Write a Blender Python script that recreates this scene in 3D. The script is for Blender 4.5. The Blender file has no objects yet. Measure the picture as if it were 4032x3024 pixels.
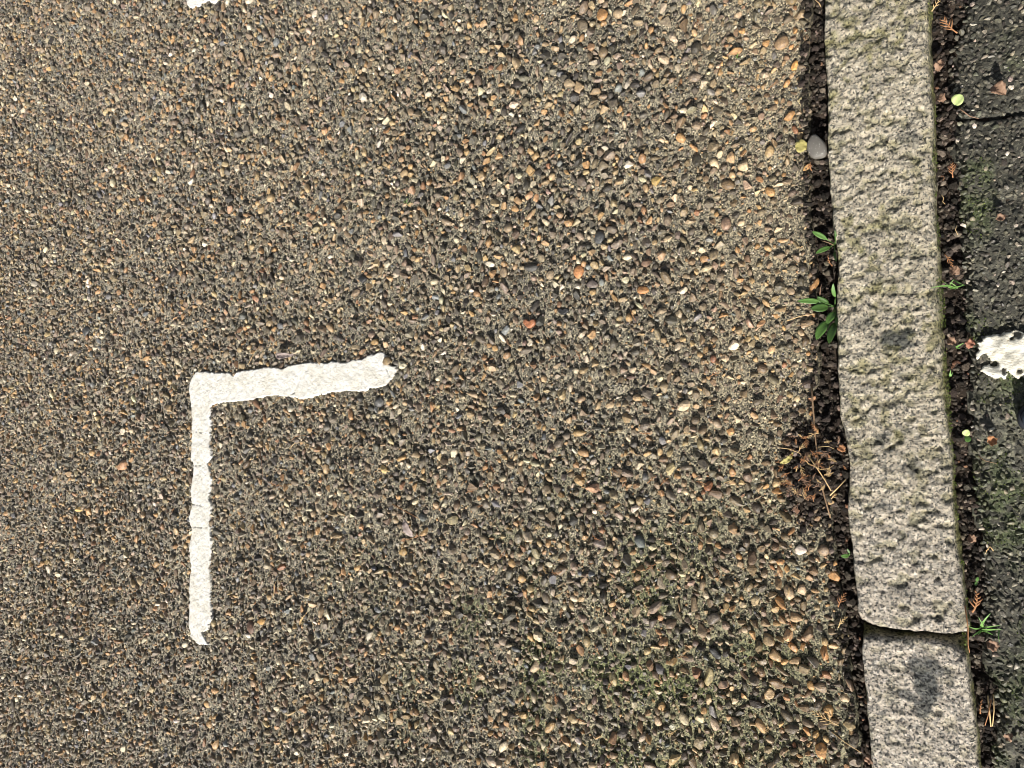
import bpy, bmesh, math, random
import numpy as np
from mathutils import Vector, Matrix

# ------------------------------------------------------------------ camera, sky, sun
scene = bpy.context.scene
COL = scene.collection
H = 1.6
TILT, PITCH = math.radians(30), math.radians(2.6)
camd = bpy.data.cameras.new("camera")
cam = bpy.data.objects.new("camera", camd)
COL.objects.link(cam)
camd.sensor_width = 36
camd.lens = 26
camd.clip_start = 0.02
camd.clip_end = 200
RM = Matrix.Rotation(TILT, 3, 'Y') @ Matrix.Rotation(PITCH, 3, 'X')
cam.matrix_world = Matrix.Translation((0, 0, H)) @ RM.to_4x4()
scene.camera = cam

SUN_EL = math.radians(33)
SHADOW_AZ = math.radians(98)          # direction shadows run on the ground (90 = +Y)
sund = Vector((math.cos(SHADOW_AZ) * math.cos(SUN_EL), math.sin(SHADOW_AZ) * math.cos(SUN_EL), -math.sin(SUN_EL)))
ld = bpy.data.lights.new("sun", 'SUN')
ld.energy = 5.0
ld.angle = math.radians(0.5)
ld.color = (1.0, 0.95, 0.87)
lo = bpy.data.objects.new("sun", ld)
COL.objects.link(lo)
lo.rotation_euler = sund.to_track_quat('-Z', 'Y').to_euler()
w = bpy.data.worlds.new("World")
scene.world = w
w.use_nodes = True
nt = w.node_tree
sky = nt.nodes.new('ShaderNodeTexSky')
sky.sky_type = 'NISHITA'
sky.sun_disc = False
sky.sun_elevation = SUN_EL
sky.sun_rotation = math.atan2(-sund.x, -sund.y)
bg = nt.nodes['Background']
bg.inputs['Strength'].default_value = 0.055
hs = nt.nodes.new('ShaderNodeHueSaturation')
hs.inputs['Saturation'].default_value = .45          # the phone's white balance takes most of the blue out
nt.links.new(sky.outputs[0], hs.inputs['Color'])
nt.links.new(hs.outputs[0], bg.inputs[0])
scene.view_settings.view_transform = 'Standard'
scene.view_settings.look = 'None'
scene.view_settings.gamma = 1
scene.view_settings.exposure = 0.6
scene.cycles.pixel_filter_type = 'BLACKMAN_HARRIS'
scene.cycles.filter_width = 0.9

# ------------------------------------------------------------------ helpers
RMn = np.array(RM)
def P(px, py, z=0.0):
    """a point of the photograph (4032 x 3024) on the level z"""
    d = RMn @ np.array([(px - 2016) / 2912.0, -(py - 1512) / 2912.0, -1.0])
    t = (z - H) / d[2]
    return np.array([d[0] * t, d[1] * t, z])
def PP(pts, z=0.0):
    return np.array([P(a, b, z)[:2] for a, b in pts])

rng = np.random.default_rng(7)
random.seed(7)
TAB = rng.random((256, 256))
def vnoise(x, y, s, seed=0):
    x = np.asarray(x) / s + seed * 17.31 + 1000; y = np.asarray(y) / s + seed * 9.77 + 1000
    xi = np.floor(x).astype(np.int64); yi = np.floor(y).astype(np.int64)
    fx = x - xi; fy = y - yi
    fx = fx * fx * (3 - 2 * fx); fy = fy * fy * (3 - 2 * fy)
    a = TAB[xi & 255, yi & 255]; b = TAB[(xi + 1) & 255, yi & 255]
    c = TAB[xi & 255, (yi + 1) & 255]; d = TAB[(xi + 1) & 255, (yi + 1) & 255]
    return (a * (1 - fx) + b * fx) * (1 - fy) + (c * (1 - fx) + d * fx) * fy
def sn(x, y, s, seed=0):
    return vnoise(x, y, s, seed) * 2 - 1
def fbm(x, y, s, seed=0, n=3):
    r = 0; a = 1; t = 0
    for k in range(n):
        r = r + a * sn(x, y, s / 2 ** k, seed + k * 3); t += a; a *= .55
    return r / t
def sstep(a, b, x):
    t = np.clip((x - a) / (b - a), 0, 1); return t * t * (3 - 2 * t)

def poly_sd(X, Y, poly):
    """signed distance to a polygon, negative inside"""
    sh = X.shape; X = X.ravel(); Y = Y.ravel()
    d2 = np.full(X.shape, 1e9); ins = np.zeros(X.shape, bool)
    n = len(poly)
    for i in range(n):
        ax, ay = poly[i]; bx, by = poly[(i + 1) % n]
        ex, ey = bx - ax, by - ay
        t = np.clip(((X - ax) * ex + (Y - ay) * ey) / (ex * ex + ey * ey + 1e-12), 0, 1)
        d2 = np.minimum(d2, (X - ax - t * ex) ** 2 + (Y - ay - t * ey) ** 2)
        if by != ay:
            c = ((ay > Y) != (by > Y)) & (X < (bx - ax) * (Y - ay) / (by - ay) + ax)
            ins ^= c
    d = np.sqrt(d2); d[ins] *= -1
    return d.reshape(sh)

def mesh_np(name, V, F, mat, col=None, smooth=None, parent=None):
    """V (n,3), F (m,k) all of one size; one mesh object"""
    me = bpy.data.meshes.new(name)
    V = np.ascontiguousarray(V, np.float32); F = np.ascontiguousarray(F, np.int32)
    m, k = F.shape
    me.vertices.add(len(V)); me.vertices.foreach_set('co', V.ravel())
    me.loops.add(m * k); me.loops.foreach_set('vertex_index', F.ravel())
    me.polygons.add(m)
    me.polygons.foreach_set('loop_start', np.arange(m, dtype=np.int32) * k)
    if smooth is not None:
        sm = np.full(m, bool(smooth)) if np.isscalar(smooth) else smooth
        me.polygons.foreach_set('use_smooth', sm)
    if col is not None:
        a = me.attributes.new('Col', 'FLOAT_COLOR', 'POINT')
        c = np.ones((len(V), 4), np.float32); c[:, :col.shape[1]] = col
        a.data.foreach_set('color', c.ravel())
    me.update(calc_edges=True); me.validate()
    me.materials.append(mat)
    o = bpy.data.objects.new(name, me); COL.objects.link(o)
    if parent: o.parent = parent
    return o
def tag(o, label=None, cat=None, group=None, kind=None):
    for k, v in (('label', label), ('category', cat), ('group', group), ('kind', kind)):
        if v: o[k] = v
    return o
def empty(name, loc):
    o = bpy.data.objects.new(name, None); o.empty_display_size = .02
    o.location = loc; COL.objects.link(o)
    return o

def grid_faces(nx, ny, keep=None):
    i = np.arange(nx * ny).reshape(ny, nx)
    F = np.stack([i[:-1, :-1], i[:-1, 1:], i[1:, 1:], i[1:, :-1]], -1)
    if keep is not None:
        k = keep[:-1, :-1] & keep[:-1, 1:] & keep[1:, 1:] & keep[1:, :-1]
        F = F[k]
    return F.reshape(-1, 4)
def compact(V, F, *arr):
    used = np.zeros(len(V), bool); used[F.ravel()] = True
    idx = np.cumsum(used) - 1
    return (V[used], idx[F]) + tuple(a[used] for a in arr)

# ------------------------------------------------------------------ materials
def newmat(name, rough=.8, spec=.3):
    m = bpy.data.materials.new(name); m.use_nodes = True
    n = m.node_tree; b = n.nodes['Principled BSDF']
    b.inputs['Roughness'].default_value = rough
    b.inputs['Specular IOR Level'].default_value = spec
    return m, n, b
def N(n, t, **kw):
    x = n.nodes.new(t)
    for k, v in kw.items():
        if k in x.inputs: x.inputs[k].default_value = v
        else: setattr(x, k, v)
    return x
def ramp(n, src, stops):
    r = n.nodes.new('ShaderNodeValToRGB'); e = r.color_ramp.elements
    while len(e) < len(stops): e.new(.5)
    for q, (p, c) in zip(e, stops):
        q.position = p; q.color = (*c, 1) if len(c) == 3 else c
    n.links.new(src, r.inputs[0]); return r.outputs[0]
def mix(n, f, a, b, mode='MIX'):
    m = n.nodes.new('ShaderNodeMix'); m.data_type = 'RGBA'; m.blend_type = mode
    for i, v in ((0, f), (6, a), (7, b)):
        if hasattr(v, 'is_linked') or isinstance(v, bpy.types.NodeSocket): n.links.new(v, m.inputs[i])
        else: m.inputs[i].default_value = v if i == 0 else ((*v, 1) if len(v) == 3 else v)
    return m.outputs[2]
def coords(n):
    g = n.nodes.new('ShaderNodeNewGeometry'); return g.outputs['Position']
def noise(n, vec, scale, detail=2, rough=.6):
    x = N(n, 'ShaderNodeTexNoise', Scale=scale, Detail=detail, Roughness=rough)
    n.links.new(vec, x.inputs['Vector']); return x.outputs['Fac']
def vor(n, vec, scale, out='Color', feature='F1'):
    x = N(n, 'ShaderNodeTexVoronoi', Scale=scale, feature=feature)
    n.links.new(vec, x.inputs['Vector']); return x.outputs[out]
def bump(n, b, hgt, dist, strength=1.0):
    x = N(n, 'ShaderNodeBump', Strength=strength, Distance=dist)
    n.links.new(hgt, x.inputs['Height']); n.links.new(x.outputs[0], b.inputs['Normal'])
def attr(n, name='Col'):
    a = n.nodes.new('ShaderNodeAttribute'); a.attribute_name = name; return a.outputs['Color']

# flint pebbles: own colour, mottled by a second tone, slightly glossy
m_peb, n, b = newmat('flint', .38, .5)
pos = coords(n); c = attr(n)
f = ramp(n, noise(n, pos, 160, 3, .6), [(.42, (0, 0, 0)), (.62, (1, 1, 1))])
c2 = mix(n, 1.0, c, (1.28, 1.2, 1.05), 'MULTIPLY')
c3 = mix(n, f, mix(n, 1.0, c, (.78, .74, .72), 'MULTIPLY'), c2)
sp = ramp(n, noise(n, pos, 700, 2, .7), [(.3, (.7, .7, .7)), (.7, (1.25, 1.25, 1.25))])
c4 = mix(n, 1.0, c3, sp, 'MULTIPLY')
n.links.new(c4, b.inputs['Base Color'])
n.links.new(ramp(n, noise(n, pos, 90, 1), [(.35, (.28,) * 3), (.65, (.62,) * 3)]), b.inputs['Roughness'])
bump(n, b, noise(n, pos, 420, 3, .6), .0012)

# cement matrix with sand grains
m_cem, n, b = newmat('cement', .9, .25)
pos = coords(n); c = attr(n)
g = vor(n, pos, 330)
gb = n.nodes.new('ShaderNodeRGBToBW'); n.links.new(g, gb.inputs[0])
gr = ramp(n, gb.outputs[0], [(.2, (.22, .22, .21)), (.42, (.62, .61, .58)), (.6, (1.1, 1.06, .98)), (.85, (1.9, 1.78, 1.5))])
cc = mix(n, 1.0, c, gr, 'MULTIPLY')
n.links.new(cc, b.inputs['Base Color'])
ad = N(n, 'ShaderNodeMath', operation='ADD')
n.links.new(gb.outputs[0], ad.inputs[0]); n.links.new(noise(n, pos, 260, 4, .7), ad.inputs[1])
bump(n, b, ad.outputs[0], .0022)

# far pavement keeps the same look by a pebbled texture of its own
m_grit, n, b = newmat('grit', .8, .3)
pos = coords(n)
n.links.new(mix(n, 1.0, attr(n), ramp(n, noise(n, pos, 600, 2), [(.3, (.75,) * 3), (.7, (1.2,) * 3)]), 'MULTIPLY'), b.inputs['Base Color'])
bump(n, b, noise(n, pos, 500, 2), .0006)

# paint: thermoplastic, fine pores and dirty streaks
m_pnt, n, b = newmat('white_paint', .75, .3)
pos = coords(n); c = attr(n)
mp = N(n, 'ShaderNodeMapping'); mp.inputs['Scale'].default_value = (1, 2.6, 1); n.links.new(pos, mp.inputs[0])
por = ramp(n, noise(n, mp.outputs[0], 150, 4, .75), [(.34, (.40, .35, .27)), (.43, (.90, .88, .83)), (.6, (1, 1, 1))])
dirt = ramp(n, noise(n, pos, 22, 3, .6), [(.4, (.90, .88, .83)), (.6, (1, 1, 1))])
n.links.new(mix(n, 1.0, mix(n, 1.0, c, por, 'MULTIPLY'), dirt, 'MULTIPLY'), b.inputs['Base Color'])
bump(n, b, noise(n, mp.outputs[0], 170, 4, .7), .0016)

# granite
def granite(name, tint, dark):
    m, n, b = newmat(name, .85, .3)
    pos = coords(n); c = attr(n)
    g = n.nodes.new('ShaderNodeRGBToBW'); n.links.new(vor(n, pos, 240), g.inputs[0])
    base = ramp(n, g.outputs[0], [(.12, (.13, .13, .13)), (.3, (.32, .31, .29)), (.5, (.50, .465, .415)), (.75, (.59, .54, .465)), (.92, (.72, .69, .65))])
    spk = ramp(n, noise(n, pos, 230, 3, .6), [(.36 + dark, (.16, .165, .18)), (.43 + dark, (1, 1, 1))])
    x = mix(n, 1.0, base, spk, 'MULTIPLY')
    x = mix(n, 1.0, x, tint, 'MULTIPLY')
    x = mix(n, 1.0, x, c, 'MULTIPLY')
    n.links.new(x, b.inputs['Base Color'])
    ad = N(n, 'ShaderNodeMath', operation='ADD')
    n.links.new(g.outputs[0], ad.inputs[0]); n.links.new(noise(n, pos, 140, 4, .65), ad.inputs[1])
    bump(n, b, ad.outputs[0], .0045)
    return m
m_gr1 = granite('granite_weathered', (.84, .80, .74), .01)
m_gr2 = granite('granite_grey', (.90, .86, .80), .03)

# tarmac
m_tar, n, b = newmat('tarmac', .8, .35)
pos = coords(n); c = attr(n)
g = n.nodes.new('ShaderNodeRGBToBW'); n.links.new(vor(n, pos, 260), g.inputs[0])
x = mix(n, 1.0, c, ramp(n, g.outputs[0], [(.15, (.5, .5, .5)), (.6, (1.1, 1.1, 1.05)), (.95, (2.2, 2.1, 1.9))]), 'MULTIPLY')
n.links.new(x, b.inputs['Base Color'])
bump(n, b, noise(n, pos, 220, 4, .7), .0025)

m_soil, n, b = newmat('soil', .95, .2)
pos = coords(n)
n.links.new(mix(n, 1.0, attr(n), ramp(n, noise(n, pos, 420, 3), [(.3, (.55,) * 3), (.7, (1.5,) * 3)]), 'MULTIPLY'), b.inputs['Base Color'])
bump(n, b, noise(n, pos, 380, 3, .7), .002)

def leafmat(name, col, col2, rough=.5, transl=0.0):
    m, n, b = newmat(name, rough, .35)
    pos = coords(n)
    n.links.new(mix(n, noise(n, pos, 150, 3), (*col, 1), (*col2, 1)), b.inputs['Base Color'])
    bump(n, b, noise(n, pos, 350, 2), .0006)
    return m
m_leaf = leafmat('green_leaf', (.06, .14, .03), (.12, .23, .055), .42)
m_leaf_d = leafmat('dark_green_leaf', (.035, .08, .018), (.07, .14, .03), .42)
m_pale = leafmat('pale_green_leaf', (.34, .44, .15), (.50, .58, .26), .5)
m_grass = leafmat('grass_blade', (.12, .26, .06), (.22, .38, .11), .45)
m_rust = leafmat('rusty_conifer', (.27, .12, .05), (.44, .23, .11), .7)
m_straw = leafmat('straw', (.50, .34, .16), (.66, .48, .25), .65)
m_twig = leafmat('twig_bark', (.16, .10, .06), (.28, .19, .11), .8)
m_brown = leafmat('brown_leaf', (.15, .085, .05), (.34, .22, .15), .7)
m_mauve = leafmat('withered_leaf', (.20, .14, .12), (.42, .36, .34), .7)
m_terra = leafmat('terracotta_leaf', (.26, .11, .07), (.36, .17, .11), .6)
m_ylw = leafmat('yellowed_leaf', (.30, .27, .08), (.46, .40, .16), .6)

# ------------------------------------------------------------------ traced outlines (photograph pixels)
ZK, ZT = 0.014, -0.012        # kerb top, tarmac level
K1_left = [(3247, 0), (3247, 117), (3254, 261), (3259, 387), (3258, 500), (3261, 607), (3268, 700), (3273, 774), (3280, 890), (3299, 974), (3303, 1077), (3294, 1170), (3296, 1310), (3299, 1450), (3303, 1500), (3310, 1640), (3331, 1710), (3347, 1827), (3340, 1967), (3345, 2083), (3359, 2177), (3362, 2247), (3373, 2343), (3382, 2420), (3394, 2446)]
K1_bot = [(3434, 2460), (3485, 2477), (3560, 2485), (3653, 2489), (3748, 2497), (3774, 2494), (3812, 2490)]
K1_right_top = [(3813, 2455), (3788, 2367), (3779, 2250), (3777, 2247), (3756, 2107), (3746, 1967), (3744, 1827), (3728, 1710), (3706, 1560), (3704, 1500), (3700, 1403), (3693, 1263), (3680, 1190), (3672, 1123), (3684, 983), (3676, 860), (3668, 750), (3667, 560), (3670, 420), (3652, 261), (3646, 140), (3644, 0)]
K1_right_out = [(3826, 2478), (3812, 2367), (3802, 2250), (3784, 2107), (3770, 1967), (3765, 1827), (3751, 1710), (3744, 1560), (3740, 1500), (3728, 1403), (3725, 1263), (3718, 1123), (3709, 983), (3697, 860), (3692, 750), (3690, 560), (3688, 467), (3678, 261), (3672, 140), (3674, 0)]
K2_top = [(3396, 2512), (3430, 2508), (3485, 2511), (3607, 2513), (3700, 2530), (3756, 2549), (3790, 2577)]
K2_right = [(3802, 2600), (3807, 2670), (3819, 2740), (3830, 2833), (3840, 2903), (3849, 3024)]
K2_left = [(3434, 3024), (3422, 2880), (3413, 2763), (3406, 2670), (3397, 2577)]
slab_edge_px = [(3198, 0), (3187, 233), (3191, 420), (3190, 537), (3187, 653), (3191, 750), (3200, 890), (3222, 1030), (3214, 1170), (3231, 1310), (3224, 1450), (3212, 1560), (3230, 1700), (3262, 1820), (3280, 1920), (3277, 2060), (3300, 2200), (3305, 2300), (3326, 2390), (3345, 2530), (3354, 2646), (3370, 2800), (3387, 2903), (3396, 3024)]
tar_edge_px = [(3800, 0), (3790, 93), (3735, 187), (3728, 327), (3762, 440), (3757, 560), (3768, 747), (3784, 983), (3793, 1123), (3797, 1263), (3818, 1403), (3812, 1500), (3817, 1733), (3821, 1873), (3840, 2013), (3859, 2107), (3864, 2247), (3863, 2437), (3875, 2623), (3912, 2700), (3920, 2810), (3897, 2950), (3905, 3024)]
paintL = [(771, 1463), (809, 1463), (846, 1468), (902, 1466), (918, 1482), (930, 1466), (977, 1456), (1051, 1445), (1117, 1452), (1131, 1440), (1163, 1435), (1233, 1426), (1289, 1431), (1303, 1420), (1350, 1428), (1397, 1417), (1434, 1414), (1448, 1400), (1490, 1386), (1509, 1389), (1523, 1407), (1513, 1431), (1541, 1440), (1560, 1440), (1555, 1468), (1532, 1496), (1513, 1519), (1453, 1529), (1439, 1540), (1350, 1538), (1313, 1543), (1250, 1556), (1187, 1571), (1140, 1561), (1070, 1554), (977, 1575), (930, 1580), (874, 1582), (837, 1592), (825, 1603), (827, 1673), (823, 1748), (830, 1795), (815, 1823), (830, 1888), (820, 1963), (830, 1990), (823, 2063), (830, 2143), (820, 2227), (830, 2301), (825, 2348), (830, 2413), (813, 2483), (793, 2488), (804, 2511), (816, 2539), (776, 2539), (750, 2506), (741, 2450), (746, 2390), (743, 2320), (750, 2227), (743, 2161), (753, 2087), (741, 2035), (755, 1993), (748, 1937), (758, 1883), (762, 1832), (748, 1804), (755, 1720), (755, 1650), (750, 1580), (741, 1533), (753, 1487)]
paintT = [(732, 0), (737, 20), (750, 31), (770, 24), (781, 25), (790, 11), (812, 2), (822, 0), (830, 8), (841, 9), (852, 0), (856, -200), (860, -560), (736, -560), (734, -250)]
paintR = [(3854, 1337), (3868, 1323), (3901, 1322), (3912, 1319), (3946, 1310), (3990, 1301), (4011, 1296), (4040, 1310), (4090, 1330), (4110, 1400), (4100, 1470), (4060, 1500), (4030, 1470), (4010, 1491), (3992, 1477), (3968, 1464), (3956, 1488), (3943, 1480), (3922, 1485), (3895, 1477), (3868, 1461), (3878, 1444), (3908, 1430), (3895, 1412), (3868, 1406), (3849, 1410), (3850, 1388), (3858, 1358)]

def curve_x(px, z):
    q = PP(px, z); o = np.argsort(q[:, 1]); q = q[o]
    # straight continuation beyond the picture
    s0 = (q[5, 0] - q[0, 0]) / (q[5, 1] - q[0, 1]) * .5; s1 = (q[-1, 0] - q[-6, 0]) / (q[-1, 1] - q[-6, 1]) * .5
    ys = np.concatenate([[q[0, 1] - 30], q[:, 1], [q[-1, 1] + 30]])
    xs = np.concatenate([[q[0, 0] - 30 * SL], q[:, 0], [q[-1, 0] + 30 * SL]])
    return lambda Y: np.interp(Y, ys, xs)
a_ = P(3247, 0, ZK); b_ = P(3434, 3024, ZK)
SL = (a_[0] - b_[0]) / (a_[1] - b_[1])        # run of the kerb
slab_x = curve_x(slab_edge_px, 0); tar_x = curve_x(tar_edge_px, ZT)

# ------------------------------------------------------------------ ground, pavement slab, tarmac, soil
def tgrid(xs, ys):
    return np.meshgrid(xs, ys)
FX0, FY = -3.75, 2.0
def relief(X, Y):
    """how strongly the stones stand out: the strip beside the kerb is smoother"""
    d = slab_x(Y) - X
    near = 1 - sstep(.10, .42, d + .10 * sn(X, Y, .25, 4))
    return 1 - .55 * near * sstep(-.55, .25, Y)
def cem_h(X, Y):
    r = relief(X, Y)
    return -.0025 + (fbm(X, Y, .30, 1, 2) * .002 + r * (sn(X, Y, .026, 5) * .0030 + sn(X, Y, .012, 6) * .0026 + sn(X, Y, .006, 8) * .0018))
u = np.arange(0, 1000); 
xs = np.concatenate([[-60, -25, -12, -7, -5, -4.2], np.arange(FX0, -.0, .0042)])
ys = np.concatenate([[-60, -20, -8, -4, -2.6], np.arange(-FY, FY, .0042), [2.6, 4, 8, 20, 60]])
X, Y = tgrid(xs, ys)
edge = slab_x(Y) + sn(X, Y, .05, 3) * .004 + sn(X, Y, .014, 9) * .003
fine = (X > -4) & (abs(Y) < FY + .01)
X = X + np.where(fine, rng.uniform(-.0012, .0012, X.shape), 0); Y = Y + np.where(fine, rng.uniform(-.0012, .0012, X.shape), 0)
over = X - edge
# columns beyond the edge are folded down into the gutter
Xc = np.where(over > 0, edge + np.minimum(over, .0042) * .3, X)
Z = cem_h(X, Y) + rng.uniform(-.0005, .0005, X.shape) * fine
Z = Z - .008 * sstep(-.012, 0, over) ** 2
Z = np.where(over > 0, -.05, Z)
keep = over < .0085
tone = .5 + .5 * fbm(X, Y, .22, 20, 3)
dist = slab_x(Y) - X
warm = (1 - sstep(.05, .45, dist)) * sstep(-.5, .2, Y)
left = sstep(-1.2, -2.6, X)
c = np.stack([.190 + .08 * tone + .06 * left, .178 + .074 * tone + .056 * left, .148 + .060 * tone + .056 * left], -1)
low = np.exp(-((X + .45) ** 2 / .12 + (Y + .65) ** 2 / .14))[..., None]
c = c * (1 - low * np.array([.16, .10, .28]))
c = c * (1 + .38 * warm[..., None] * np.array([.62, .48, .25]))
moss = sstep(.50, .75, vnoise(X, Y, .10, 31)) * np.exp(-((X + .75) ** 2 / .35 + (Y + .62) ** 2 / .16))
c = c * (1 - .5 * moss[..., None]) + moss[..., None] * np.array([.04, .06, .012])
dirty = sstep(-.022, -.004, over + .012 * sn(X, Y, .02, 33))[..., None]
c = c * (1 - dirty * .62) 
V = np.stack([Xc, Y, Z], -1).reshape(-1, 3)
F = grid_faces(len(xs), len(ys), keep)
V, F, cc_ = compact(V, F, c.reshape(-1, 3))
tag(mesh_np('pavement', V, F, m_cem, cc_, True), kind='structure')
del V, F

# tarmac of the carriageway on the right
xs = np.concatenate([np.arange(-.06, .75, .0032), [.8, 1, 1.6, 3, 7, 20, 60]])
ys = np.concatenate([[-60, -20, -8, -4, -2], np.arange(-1.35, 1.4, .0032), [2, 4, 8, 20, 60]])
X, Y = tgrid(xs, ys)
edge = tar_x(Y) + sn(X, Y, .04, 3) * .006 + sn(X, Y, .012, 9) * .004
over = edge - X
def crack_d(X, Y):
    a = P(3765, 470, ZT); b = P(4200, 430, ZT)
    yy = a[1] + (X - a[0]) * (b[1] - a[1]) / (b[0] - a[0]) + sn(X, X * 0, .03, 12) * .005
    return np.abs(Y - yy)
def tar_h(X, Y):
    z = ZT + fbm(X, Y, .09, 41, 2) * .005 + sn(X, Y, .024, 42) * .0034 + sn(X, Y, .011, 43) * .0020 + sn(X, Y, .006, 44) * .0012
    return z - .016 * (1 - sstep(.001, .008, crack_d(X, Y) + .004 * sn(X, Y, .02, 48)))
Z = tar_h(X, Y) - .012 * (1 - sstep(0, .02, -over))
Z = np.where(over > 0, -.06, Z)
keep = over < .007
mo = .6 * sstep(.45, .8, vnoise(X, Y, .06, 51)) * sstep(.3, .7, vnoise(X, Y, .018, 52))
worn = sstep(.10, .0, np.hypot(X - P(3960, 1620, ZT)[0], (Y - P(3960, 1620, ZT)[1]) * .8) - .02)[..., None]
c = (1 + 1.1 * worn * sstep(.3, .6, vnoise(X, Y, .02, 57))[..., None]) * np.stack([.062 + 0 * X, .060 + 0 * X, .049 + 0 * X], -1) * (.75 + .5 * vnoise(X, Y, .12, 53))[..., None]
c = c * (1 - .6 * mo[..., None]) + .8 * mo[..., None] * np.array([.055, .085, .02])
V = np.stack([np.where(over > 0, edge - .001, X), Y, Z], -1).reshape(-1, 3)
V, F, cc_ = compact(V, grid_faces(len(xs), len(ys), keep), c.reshape(-1, 3))
tag(mesh_np('tarmac', V, F, m_tar, cc_, True), kind='structure')

# soil in both joints, heaped over the slab beside the litter
def heap(X, Y):
    c0 = P(3225, 1860, 0)
    return np.exp(-(((X - c0[0] + .012) / .066) ** 2 + ((Y - c0[1]) / .125) ** 2))
def soil_h(X, Y):
    z = -.022 + -.004 + fbm(X, Y, .04, 61, 3) * .013 + sn(X, Y, .012, 63) * .005
    return z + .036 * heap(X, Y) * sstep(.12, .0, X * 0)
xs = np.concatenate([[-60, -5, -1.5], np.arange(-.62, .32, .0045), [1.5, 5, 60]])
ys = np.concatenate([[-60, -5, -2.4], np.arange(-1.5, 1.6, .0045), [2.4, 5, 60]])
X, Y = tgrid(xs, ys)
Z = soil_h(X, Y)
Z = np.where((X < -.61) | (X > .31) | (Y < -1.5) | (Y > 1.6), -.075, Z)
Z = np.where(X < slab_x(Y) - .16, -.075, Z)
c = (np.stack([.030 + 0 * X, .022 + 0 * X, .016 + 0 * X], -1)) * (.7 + .6 * vnoise(X, Y, .03, 64))[..., None]
V = np.stack([X, Y, Z], -1).reshape(-1, 3)
tag(mesh_np('ground', V, grid_faces(len(xs), len(ys)), m_soil, c.reshape(-1, 3), True), kind='structure')

# ------------------------------------------------------------------ granite kerb stones
def stains(X, Y, lst):
    d = np.zeros(X.shape)
    for px, py, rx, ry, s, sd in lst:
        c0 = P(px, py, ZK)
        q = ((X - c0[0]) / rx) ** 2 + ((Y - c0[1]) / ry) ** 2
        q = q + .55 * sn(X, Y, .016, sd) + .3 * sn(X, Y, .006, sd + 1)
        d = np.maximum(d, s * (1 - sstep(.6, 1.15, q)))
    return d
def kerb(name, top_poly, out_poly, ylo, yhi, mat, st, lichen, seed):
    tp = np.array(top_poly); op = np.array(out_poly)
    x0, x1 = op[:, 0].min() - .006, op[:, 0].max() + .006
    xs = np.arange(x0, x1, .0024); ys = np.arange(ylo, yhi, .0028)
    X, Y = tgrid(xs, ys)
    dt = poly_sd(X, Y, tp) + sn(X, Y, .012, seed) * .0014 + sn(X, Y, .03, seed + 1) * .0018
    do = poly_sd(X, Y, op) + sn(X, Y, .014, seed + 2) * .0014
    top = ZK + fbm(X, Y, .09, seed + 4, 2) * .0016 + sn(X, Y, .018, seed + 5) * .0016 + sn(X, Y, .010, seed + 6) * .0019 + sn(X, Y * 1.3, .0062, seed + 7) * .0013
    top = top - .0035 * sstep(-.014, .001, dt) ** 2
    t = np.clip(dt, 0, 1) / (np.clip(dt, 0, 1) + np.clip(-do, 1e-5, 1))
    side = -.003 - .034 * t ** 1.4 + sn(X, Y, .009, seed + 8) * .003 * sstep(0, .3, t)
    Z = np.where(dt > 0, top + side, top)
    pit = sstep(.60, .78, vnoise(X, Y * 1.35, .019, seed + 21) * .75 + vnoise(X, Y, .008, seed + 22) * .35)
    pit2 = sstep(.62, .8, vnoise(X, Y, .0085, seed + 23))
    Z = Z - (.0034 if lichen else .0018) * pit - (.0014 if lichen else .0008) * pit2
    Z = np.where(do > 0, -.09, Z)
    keep = do < .0045
    ca = np.ones(X.shape + (3,)) * (.88 + .22 * vnoise(X, Y, .05, seed + 9))[..., None]
    ca = ca * (1 - (.26 if lichen else .16) * pit[..., None] * np.array([.9, .85, 1.2]))
    s = stains(X, Y, st)[..., None]
    ca = ca * (1 - s * np.array([.76, .73, .70]))
    if lichen:
        xm = (x0 + x1) / 2
        lm = .60 * sstep(.62, .88, vnoise(X, Y, .020, seed + 11) * .7 + vnoise(X, Y, .008, seed + 12) * .45) * sstep(.25, .6, vnoise(X, Y, .16, seed + 13) + .1)
        lm = (lm * lichen * sstep(-.35, .1, Y))[..., None]
        ca = ca * (1 - lm) + lm * np.array([.40, .42, .16])
        yel = (sstep(-.4, .1, Y) * .6)[..., None]
        ca = ca * (1 + yel * np.array([.0, .0, -.10]))
    sm_ = sstep(.05, .5, np.where(dt > 0, t, 0))[..., None] * (.5 + .5 * sstep(.3, .6, vnoise(X, Y, .025, seed + 14)))[..., None]
    ca = ca * (1 - sm_) + sm_ * np.array([.42, .45, .22])
    V = np.stack([X, Y, Z], -1).reshape(-1, 3)
    V, F, cc_ = compact(V, grid_faces(len(xs), len(ys), keep), ca.reshape(-1, 3))
    return mesh_np(name, V, F, mat, cc_, True)
tl = PP(K1_left, ZK); tr = PP(K1_right_top, ZK); tb = PP(K1_bot, ZK); orr = PP(K1_right_out, ZK)
YT, YB = 2.3, -2.2
def ext(p, Yv): return [p[0] + (Yv - p[1]) * SL, Yv]
top1 = [ext(tl[0], YT)] + list(tl) + list(tb) + list(tr) + [ext(tr[-1], YT)]
out1 = [ext(tl[0] - [.004, 0], YT)] + list(tl - [.004, 0]) + list(tb + [0, -.004]) + list(orr) + [ext(orr[-1], YT)]
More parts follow.
